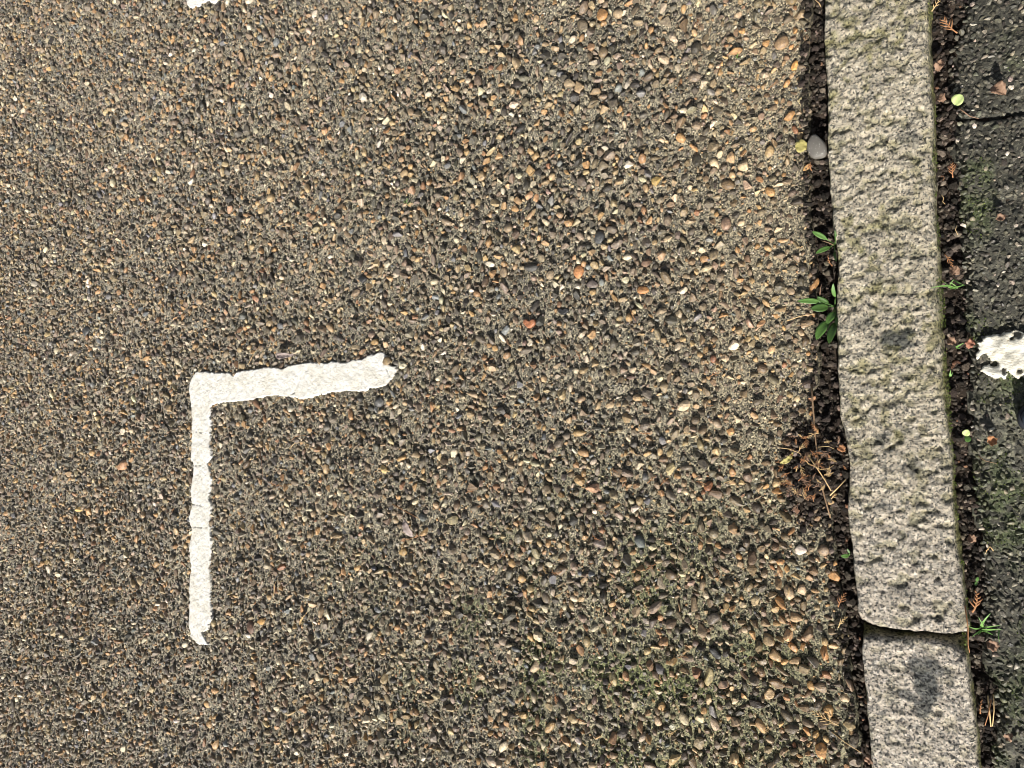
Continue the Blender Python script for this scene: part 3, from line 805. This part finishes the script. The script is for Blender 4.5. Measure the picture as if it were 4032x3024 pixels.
def weed(name, root, leaves, label, cat='weed'):
    r0 = v3(root[0], root[1], ZG)
    e = empty(name, r0); tag(e, label, cat)
    for (bx, by, tx, ty, wpx, z1, mat, shp) in leaves:
        a = v3(bx, by, ZG + .010); b_ = v3(tx, ty, z1)
        wdt = wpx / 1900.0
        m = MB(); m.leaf(a, b_, wdt, .12, .25, shp, 10, R.uniform(-.06, .06)); lf = m.build('leaf', mat, e, True, a)
        m = MB(); m.tube([r0, r0.lerp(a, .6) + Vector((0, 0, .003)), a], [.0011, .0009, .0007]); m.build('stem', m_leaf, e, True, r0)
    return e
weed('weed', (3288, 962), [(3275, 955, 3198, 912, 20, .016, m_leaf, 'spoon'), (3270, 973, 3212, 998, 20, .012, m_leaf, 'oblong'),
     (3287, 990, 3294, 1030, 10, .018, m_leaf_d, 'oblong'), (3290, 950, 3287, 905, 9, .018, m_leaf_d, 'oblong'), (3282, 965, 3232, 948, 4, .010, m_twig, 'blade')],
     'small green weed with two spoon-shaped leaves in the gutter, upper of the pair')
weed('weed', (3288, 1208), [(3270, 1200, 3140, 1186, 22, .018, m_leaf, 'spoon'), (3262, 1196, 3218, 1168, 26, .012, m_leaf_d, 'oblong'), (3262, 1208, 3192, 1216, 34, .014, m_leaf_d, 'oblong'),
     (3266, 1262, 3214, 1338, 36, .018, m_leaf, 'oblong'), (3290, 1268, 3264, 1354, 30, .022, m_leaf_d, 'oblong'), (3290, 1228, 3256, 1276, 28, .014, m_leaf, 'oblong'),
     (3289, 1170, 3281, 1116, 14, .022, m_leaf, 'oblong'), (3292, 1240, 3296, 1284, 12, .024, m_leaf_d, 'oblong')],
     'larger green leafy weed rosette against the kerb edge, lower of the pair')
weed('seedling', (3345, 2186), [(3343, 2186, 3310, 2190, 16, .006, m_leaf, 'oblong'), (3346, 2180, 3336, 2160, 8, .004, m_leaf_d, 'oblong')],
     'tiny bright green seedling in the left gutter low in the photo', 'seedling')
weed('seedling', (3800, 1716), [(3797, 1715, 3812, 1692, 24, .004, m_pale, 'round'), (3806, 1716, 3812, 1742, 20, .002, m_leaf, 'round')],
     'two-leaved pale green seedling in the joint right of the kerb', 'seedling')
weed('seedling', (3845, 2290), [(3845, 2290, 3852, 2272, 10, -.002, m_leaf, 'round'), (3845, 2290, 3840, 2306, 10, -.002, m_leaf, 'round')],
     'very small green sprout beside the rusty sprig in the right joint', 'seedling')
# round pale leaf with its brown stalk
e = empty('fallen_leaf', v3(3776, 425, -.008)); tag(e, 'round pale yellow-green leaf on a brown stalk beside the crack in the tarmac', 'leaf')
m = MB(); m.leaf(v3(3757, 412, -.002), v3(3790, 374, .006), .022, .2, .35, 'round', 10); m.build('leaf_blade', m_pale, e)
m = MB(); m.tube([v3(3776, 425, -.004), v3(3795, 440, -.002), v3(3820, 458, -.004), v3(3854, 467, -.006)], [.0016, .0012, .0010, .0006]); m.build('stalk', m_brown, e)
for ch in e.children: ch.location = -Vector(e.location)

def grass(root, blades, label):
    r0 = v3(root[0], root[1], ZG); e = empty('grass_tuft', r0); tag(e, label, 'grass tuft')
    for (bx, by, tx, ty, wpx, z1) in blades:
        m = MB(); a = v3(bx, by, ZG + .004); m.leaf(a, v3(tx, ty, z1), wpx / 1900., .22, .5, 'blade', 8, R.uniform(-.08, .08)); m.build('blade', m_grass, e, True, a)
grass((3755, 1134), [(3762, 1136, 3664, 1134, 9, .020), (3740, 1136, 3798, 1122, 7, .006), (3738, 1134, 3756, 1100, 7, .008), (3756, 1102, 3800, 1124, 6, .004), (3742, 1130, 3718, 1110, 5, .010), (3770, 1136, 3742, 1112, 6, .008)],
      'thin bright green grass tuft lying over the right kerb edge, mid-height')
grass((3866, 2478), [(3863, 2469, 3900, 2415, 9, .014), (3863, 2469, 3812, 2466, 7, .016), (3866, 2482, 3826, 2508, 7, .016), (3866, 2482, 3944, 2478, 9, .010), (3866, 2480, 3910, 2500, 8, .004), (3935, 2482, 3936, 2530, 6, .004), (3868, 2470, 3852, 2430, 6, .016), (3868, 2472, 3940, 2462, 6, .012), (3860, 2488, 3850, 2500, 6, .01)],
      'spreading green grass tuft at the kerb joint on the right side')
grass((3778, 1362), [(3764, 1368, 3796, 1350, 7, -.002), (3766, 1370, 3780, 1372, 4, -.006)], 'single short grass blade left of the white paint patch')
grass((3742, 1482), [(3742, 1482, 3744, 1456, 6, -.002), (3743, 1482, 3750, 1466, 4, -.004)], 'stub of grass in the right joint below the paint patch')
grass((1602, 800), [(1602, 806, 1606, 780, 8, .012), (1600, 806, 1590, 788, 6, .01), (1604, 806, 1618, 796, 6, .01)], 'tiny green grass sprig among pebbles in the upper middle')
grass((2905, 226), [(2905, 236, 2908, 210, 8, .012), (2905, 236, 2896, 222, 6, .01), (2905, 236, 2918, 226, 6, .01)], 'tiny green grass sprig in the smooth concrete at the top right of the pavement')

# dry conifer sprigs
def sprig_mb(p0, p1, nb_=7, spread=.35, r0=.0007, rr=None, z=.0, ab=.75):
    rr = rr or R; m = MB(); p0, p1 = Vector(p0), Vector(p1); d = p1 - p0; L = d.length; t = d.normalized()
    side = t.cross(Vector((0, 0, 1))).normalized(); cv = rr.uniform(-.12, .12)
    def at(q): return p0 + d * q + side * (cv * L * 4 * q * (1 - q)) + Vector((0, 0, .10 * L * math.sin(q * 3)))
    m.tube([at(i / 6) for i in range(7)], [r0 * (1.25 - .8 * i / 6) for i in range(7)], 4)
    for i in range(nb_):
        q = .18 + .75 * (i + .5) / nb_; a = at(q); sg = 1 if i % 2 else -1
        bl = L * spread * (1.15 - q) * rr.uniform(.7, 1.2)
        an = ab * rr.uniform(.75, 1.2)
        dr = (t * math.cos(an) + side * sg * math.sin(an)) 
        b_ = a + dr * bl * .55 + Vector((0, 0, rr.uniform(0, .002))); c_ = a + dr * bl + t * bl * .15 + Vector((0, 0, rr.uniform(-.001, .002)))
        m.tube([a, b_, c_], [r0 * .85, r0 * .8, r0 * .35], 4)
    return m
def sprig(x0, y0, x1, y1, z, mat, label, nb_=7, spread=.35, r0=.0007, group=None, name='conifer_sprig', cat='dry sprig', ab=.75):
    a, b_ = v3(x0, y0, z), v3(x1, y1, z)
    m = sprig_mb(a, b_, nb_, spread, r0, None, z, ab)
    return tag(m.build(name, mat, None, True, a), label, cat, group)
SG = 'dry conifer sprigs littering the gutters'
sprig(3770, 130, 3716, 70, .002, m_rust, 'fanned orange conifer sprig in the top right corner beside the kerb', 8, .55, .0012, SG)
sprig(3668, 45, 3700, -8, .004, m_straw, 'yellowish conifer sprig at the top edge right of the kerb', 6, .4, .001, SG)
sprig(3752, 700, 3750, 640, -.002, m_rust, 'orange arrow-shaped conifer sprig in the right joint, upper part', 8, .5, .0010, SG)
sprig(3828, 2410, 3840, 2320, .004, m_rust, 'rusty conifer sprig pointing down in the right joint above the grass tuft', 9, .38, .0016, SG)
sprig(3300, 2390, 3332, 2330, .006, m_rust, 'rust-brown conifer sprig lying on the left gutter edge above another', 8, .35, .0010, SG)
sprig(3300, 2472, 3338, 2425, .006, m_straw, 'tan conifer sprig on the left gutter edge level with the kerb joint', 8, .35, .0009, SG)
sprig(3303, 2857, 3187, 2794, .008, m_straw, 'straw-coloured feathery sprig slanting at the lower left of the kerb', 11, .32, .0009, SG)
sprig(3196, 672, 3190, 640, .000, m_rust, 'pinkish tuft of conifer below the grey gutter pebble', 6, .5, .0011, SG)
sprig(3278, 1048, 3262, 1000, .006, m_rust, 'reddish sprig under the smaller weed', 6, .25, .0008, SG)
sprig(3860, 2810, 3868, 2750, .002, m_rust, 'thin orange sprig in the lower right joint left of the straw', 6, .2, .0011, SG)
sprig(3720, 1000, 3752, 1052, .000, m_rust, 'brown sprig in the right joint above the thin grass tuft', 7, .35, .001, SG)
sprig(3900, 2150, 3880, 2180, .000, m_straw, 'short straw bit on the tarmac right of the joint, lower half', 3, .2, .0009, SG)
# heap of litter beside the kerb
for i in range(60):
    cx, cy = R.gauss(3185, 55), R.gauss(1860, 90)
    cx = min(cx, 3320); a = R.uniform(0, 6.28); l = R.uniform(22, 55)
    hh = .012 + .014 * math.exp(-((cx - 3225) / 90) ** 2 - ((cy - 1860) / 150) ** 2)
    m = sprig_mb(v3(cx, cy, hh), v3(cx + math.cos(a) * l, cy + math.sin(a) * l, hh + R.uniform(-.002, .004)), R.choice([6, 8, 9]), .38, .0007)
    tag(m.build('conifer_sprig', R.choice([m_rust, m_straw, m_rust, m_brown]), None, True, v3(cx, cy, hh)), 'dry brown conifer sprig in the litter heap against the kerb', 'dry sprig', 'conifer sprigs in the litter heap')
def twig(pts, r0, mat, label, z=.012, group=None, name='twig', cat='twig'):
    q = [v3(a, b_, z + R.uniform(-.001, .001) + (c_[0] if c_ else 0)) for a, b_, *c_ in pts]
    m = MB(); m.tube(q, [r0 * (1.1 - .5 * i / (len(q) - 1)) for i in range(len(q))], 5)
    return tag(m.build(name, mat, None, True, q[0]), label, cat, group)
twig([(3196, 1514), (3200, 1590), (3206, 1660), (3212, 1740), (3220, 1800), (3224, 1862)], .0020, m_twig, 'long brown twig standing along the left gutter into the litter heap', .014)
twig([(3228, 1880), (3240, 1930), (3252, 1975), (3270, 2040)], .0022, m_twig, 'thicker bark twig pointing down from the litter heap', .014)
twig([(3187, 1800), (3215, 1840), (3245, 1885), (3273, 1934)], .0014, m_straw, 'straw stalk slanting right across the litter heap', .030)
twig([(3268, 1951), (3295, 1925), (3331, 1887)], .0014, m_straw, 'straw stalk leaning up to the kerb from the litter heap', .022)
twig([(3066, 1762), (3110, 1768), (3150, 1785), (3190, 1835)], .0010, m_straw, 'fine pale stalk reaching left out of the litter heap', .018)
twig([(3222, 1760), (3262, 1757), (3285, 1768)], .0007, m_straw, 'curved pale fibre at the top of the litter heap', .026)
twig([(3185, 1825), (3230, 1848), (3262, 1845), (3285, 1830)], .0007, m_straw, 'curved pale fibre across the middle of the litter heap', .032)
twig([(3275, 2882), (3330, 2925), (3392, 2964)], .0010, m_straw, 'long thin straw along the left gutter near the bottom', .010)
twig([(3098, 1263), (3150, 1245), (3210, 1236)], .0011, m_straw, 'pale straw pointing left from the larger weed', .010)
twig([(3135, 1280), (3160, 1282), (3184, 1281)], .0010, m_twig, 'short reddish stalk under the pale straw', .008)
twig([(3228, 1165), (3230, 1135), (3236, 1118)], .0011, m_brown, 'small brown stalk above the larger weed', .008)
twig([(3890, 2740), (3896, 2800), (3902, 2862)], .0016, m_straw, 'upright pale straw in the lower right joint', .002)
twig([(3912, 2735), (3914, 2800), (3908, 2860)], .0012, m_straw, 'second upright straw right beside it in the lower right joint', .004)
twig([(3903, 2755), (3890, 2820), (3878, 2858)], .0011, m_rust, 'orange stalk crossing the two straws in the lower right joint', .006)
twig([(3708, 768), (3716, 780), (3712, 795), (3722, 804)], .0008, m_straw, 'curly pale root in the right joint, upper part', .0)
twig([(3768, 888), (3762, 905), (3772, 925)], .0008, m_straw, 'second curly pale root lower in the right joint', .0)
twig([(3850, 1795), (3880, 1815), (3925, 1825)], .0009, m_twig, 'thin dark stalk on the tarmac right of the pale seedling', .0)
twig([(3898, 2150), (3912, 2170)], .0012, m_straw, 'pale needle on the tarmac in the lower right', .0)
twig([(3204, -5), (3225, 12), (3232, 26)], .0011, m_straw, 'short pale stalk across the gutter at the top edge', .004)
twig([(3800, 2385), (3812, 2470), (3812, 2540), (3818, 2570)], .0012, m_rust, 'orange stalk hugging the kerb joint on the right', .010)

# litter on the pavement
twig([(1023, 1767), (1030, 1820), (1037, 1895)], .0010, m_brown, 'thin brown stalk upright inside the corner mark', .011)
sprig(1055, 1897, 1120, 1915, .010, m_rust, 'red-brown conifer sprig inside the corner mark', 10, .18, .0009)
twig([(1148, 1733), (1165, 1718), (1200, 1715), (1222, 1720)], .0007, m_rust, 'curved orange fibre inside the corner mark, the upper one', .011)
twig([(1140, 1768), (1160, 1745), (1190, 1742), (1215, 1752)], .0008, m_straw, 'curved pale fibre inside the corner mark, the lower one', .011)
twig([(978, 1435), (1000, 1390), (1022, 1362)], .0007, m_straw, 'fine pale straw above the horizontal arm of the corner mark', .011)
twig([(1545, 1985), (1590, 2010), (1650, 2042)], .0011, m_rust, 'rust-red stalk above the withered leaf right of the corner mark', .011)
twig([(1078, 2345), (1082, 2300), (1092, 2280)], .0008, m_straw, 'short straw right of the long arm of the corner mark', .010)
twig([(1575, 2130), (1620, 2120), (1665, 2105)], .0008, m_rust, 'thin orange straw under the withered leaf', .011)
twig([(2480, 1215), (2490, 1240), (2502, 1262)], .0009, m_rust, 'thin orange splinter right of the black oval flint', .011)
def leafobj(x0, y0, x1, y1, wpx, z, mat, label, shape='lance', arch=.25, cup=.4, bend=0., scale=1700.):
    m = MB(); a = v3(x0, y0, z); m.leaf(a, v3(x1, y1, z + .001), wpx / scale, arch, cup, shape, 12, bend)
    o = m.build('fallen_leaf', mat, None, True, a)
    dsp = o.data.vertices
    for v in dsp:
        v.co.z += .0018 * math.sin(v.co.x * 420 + v.co.y * 530 + x0) + .001 * math.sin(v.co.y * 1300 - v.co.x * 900)
        v.co.x += .0012 * math.sin(v.co.y * 900 + y0); v.co.y += .0012 * math.sin(v.co.x * 1000 + x0)
    return tag(o, label, 'leaf')
leafobj(1630, 2115, 1590, 2035, 40, .011, m_mauve, 'withered grey-pink veined leaf right of the corner mark', 'lance', .3, .5)
leafobj(1085, 1404, 1170, 1398, 34, .010, m_mauve, 'shrivelled purple-brown leaf just above the horizontal arm', 'lance', .2, .6)
leafobj(1180, 2462, 1210, 2410, 12, .010, m_straw, 'slender folded tan leaf below the corner mark', 'lance', .2, .6)
leafobj(3070, 1825, 3128, 1774, 20, .012, m_ylw, 'yellow curved leaf left of the litter heap', 'lance', .3, .3, .12)
leafobj(3130, 585, 3182, 566, 46, .008, m_ylw, 'yellow-green leaf half under the grey gutter pebble', 'oblong', .1, .15)
leafobj(3812, 1372, 3830, 1328, 26, -.004, m_terra, 'terracotta curled leaf in the right joint beside the white paint patch', 'lance', .3, .6)
leafobj(3690, 285, 3712, 232, 30, .000, m_brown, 'curled brown leaf in the right joint near the top', 'lance', .5, .8)
leafobj(3690, 385, 3722, 400, 26, .000, m_brown, 'crumpled pink-brown leaf in the right joint, left of the pale round leaf', 'oblong', .6, .9)
leafobj(3902, 345, 3958, 372, 40, .002, m_brown, 'crumpled brown leaf on the tarmac right of the pale round leaf', 'oblong', .5, .9)
leafobj(3888, 1738, 3926, 1730, 32, .002, m_rust, 'rusty crumpled leaf on the tarmac right of the two-leaved seedling', 'oblong', .5, 1.)
leafobj(3886, 2530, 3934, 2545, 34, -.004, m_brown, 'brown leaf scrap under the spreading grass tuft', 'oblong', .5, .8)
leafobj(3954, 2905, 3988, 2888, 24, -.002, m_brown, 'pinkish brown leaf scrap near the bottom right corner', 'lance', .5, .8)
leafobj(3922, 865, 3968, 850, 24, .000, m_brown, 'dark red-brown leaf scrap on the tarmac above the shaded patch', 'lance', .4, .8)
leafobj(3814, 2108, 3842, 2132, 28, -.008, m_brown, 'shiny brown leaf curl in the right joint, lower half', 'oblong', .6, 1.)
leafobj(3305, 1752, 3326, 1778, 26, .002, m_rust, 'dark orange leaf tucked under the kerb edge by the litter heap', 'oblong', .2, .4)
leafobj(3740, 1055, 3778, 1078, 30, -.008, m_brown, 'brown leaf sunk in the right joint above the thin grass tuft', 'oblong', .2, .5)
leafobj(3728, 1338, 3765, 1352, 26, -.006, m_brown, 'crumpled red-brown leaf in the right joint left of the short grass blade', 'oblong', .6, 1.)
leafobj(3412, 3000, 3432, 2970, 26, .0, m_brown, 'pink-brown leaf scrap at the bottom of the left gutter', 'oblong', .5, .9)
# scattered loose sprigs, all alike
protos = []
for k in range(6):
    m = sprig_mb((0, 0, 0), (.022, 0, .001), R.choice([6, 7, 9]), .35, .0006)
    protos.append(m.build('conifer_sprig', [m_rust, m_rust, m_straw][k % 3]))
spots = []
for i in range(130):
    for _ in range(20):
        if R.random() < .55: px, py = R.gauss(2350, 420), R.gauss(2250, 480)
        else: px, py = R.uniform(300, 3180), R.uniform(20, 3000)
        if not (40 < px < 3200 and 10 < py < 3010): continue
        p = P(px, py, 0)
        if not in_paint(np.array([p[0]]), np.array([p[1]]), .02)[0]: break
    spots.append(p)
for i, p in enumerate(spots):
    o = protos[i] if i < 6 else protos[i % 6].copy()
    if i >= 6: COL.objects.link(o)
    o.location = (p[0], p[1], .0075); o.rotation_euler = (R.uniform(-.15, .15), R.uniform(-.15, .15), R.uniform(0, 6.28))
    s = R.uniform(.5, 1.35); o.scale = (s, s, s)
    tag(o, 'small loose conifer sprig dropped among the pavement pebbles', 'dry sprig', 'loose conifer sprigs on the pavement')

# ------------------------------------------------------------------ loose pebble in the gutter
m_lp, n, b = newmat('grey_pebble', .5, .4)
pos = coords(n)
x = mix(n, noise(n, pos, 60, 2), (.115, .108, .098, 1), (.16, .148, .13, 1))
sp = ramp(n, noise(n, pos, 300, 2, .5), [(.66, (0, 0, 0)), (.72, (1, 1, 1))])
x = mix(n, sp, x, (.45, .43, .40, 1))
n.links.new(x, b.inputs['Base Color']); bump(n, b, noise(n, pos, 500, 3), .0005)
V, F = ico(4); V = V.copy()
V *= (1 + .07 * np.sin(V @ np.array([1.3, 2.1, .7]) * 1.6) + .03 * np.sin(V @ np.array([-3.3, 2.0, 1.7])))[:, None]
V[:, 2] = np.where(V[:, 2] > .45, .45 + (V[:, 2] - .45) * .35, V[:, 2])
V[:, 2] += .10 * V[:, 1] * 0 + .12 * V[:, 0]
c0 = P(3214, 578, .012)
a = math.radians(112); L, Wd = 94, 76
e1 = P(3214 + math.cos(a) * L / 2, 578 - math.sin(a) * L / 2, .012) - c0; e2 = P(3214 - math.sin(a) * Wd / 2, 578 - math.cos(a) * Wd / 2, .012) - c0
W = V[:, 0:1] * e1 + V[:, 1:2] * e2 + V[:, 2:3] * np.array([0, 0, .016])
o = mesh_np('pebble', W, F, m_lp, None, True); o.location = (c0[0], c0[1], .008)
tag(o, 'smooth grey loose pebble, the largest, lying in the gutter against the kerb', 'pebble')

# ------------------------------------------------------------------ toe caps of two shoes at the right edge
m_shoe, n, b = newmat('navy_leather', .45, .4)
pos = coords(n)
n.links.new(mix(n, noise(n, pos, 80, 3), (.018, .022, .036, 1), (.035, .045, .07, 1)), b.inputs['Base Color']); bump(n, b, noise(n, pos, 900, 3), .0005)
m_sole, n, b = newmat('dark_rubber', .7, .3); b.inputs['Base Color'].default_value = (.02, .022, .028, 1)
def shoe(px, py, label, rot):
    toe = Vector(P(px, py, ZT + .004))
    e = empty('shoe', toe); e.rotation_euler = (0, 0, rot)
    tag(e, label, 'shoe', 'navy shoes at the right edge')
    L = .29
    def sect(q):    # half width, height of upper along the length, q=0 toe .. 1 heel
        wv = .044 * min(1, (q / .22) ** .5) if q < .22 else (.044 - .010 * math.sin((q - .22) / .78 * 3.1) if q < .9 else .034 * math.sqrt(max(0, 1 - ((q - .9) / .101) ** 2)) + .002)
        h = .028 + .022 * min(1, q / .2) + .045 * sstep(.35, .62, q) 
        h *= 1 if q > .12 else (.55 + .45 * math.sqrt(q / .12))
        return wv, h
    qs = [0.001, .01, .03, .06, .1, .15, .22, .3, .4, .5, .6, .7, .8, .88, .94, .98, .999]; K = 15
    m = MB(); 
    for q in qs:
        wv, h = sect(q)
        for k in range(K):
            t = math.pi * k / (K - 1)
            cx = math.cos(t); sx = math.sin(t)
            m.v.append(Vector((q * L, wv * (abs(cx) ** .7) * (1 if cx > 0 else -1), .018 + h * (sx ** .75))))
    for i in range(len(qs) - 1):
        for k in range(K - 1):
            if qs[i] > .58 and qs[i + 1] < .95 and 4 <= k <= 9: continue     # ankle opening
            a = i * K + k; m.f.append((a, a + 1, a + K + 1, a + K))
    up = m.build('upper', m_shoe, e); md = up.modifiers.new('s', 'SOLIDIFY'); md.thickness = .003; md.offset = -1
    m = MB()
    for zz, gr in ((0, .002), (.003, .004), (.018, .004), (.022, .001)):
        for sg in (1, -1):
            for q in (qs if sg == 1 else qs[::-1]):
                wv, _ = sect(q); m.v.append(Vector((q * L - (gr if q < .1 else -gr if q > .9 else 0), sg * (wv + gr), zz)))
    n2 = len(qs) * 2
    for l in range(3):
        for i in range(n2):
            a = l * n2 + i; b2 = l * n2 + (i + 1) % n2; m.f.append((a, b2, b2 + n2, a + n2))
    m.f.append(tuple(range(n2))[::-1]); m.f.append(tuple(range(3 * n2, 4 * n2)))
    m.build('sole', m_sole, e)
    m = MB()
    for q in (.34, .40, .46, .52):
        wv, h = sect(q)
        m.tube([(q * L, wv * c_ * .55, .0195 + h * (1 - .12 * abs(c_) ** 2)) for c_ in (-1, -.5, 0, .5, 1)], [.002] * 5, 5)
    m.build('lace', m_sole, e)
shoe(4014, 1648, 'navy shoe whose toe just enters at the right edge below the paint patch', .05)
shoe(4052, 1440, 'second navy shoe, out of frame, shading the paint patch', -.03)
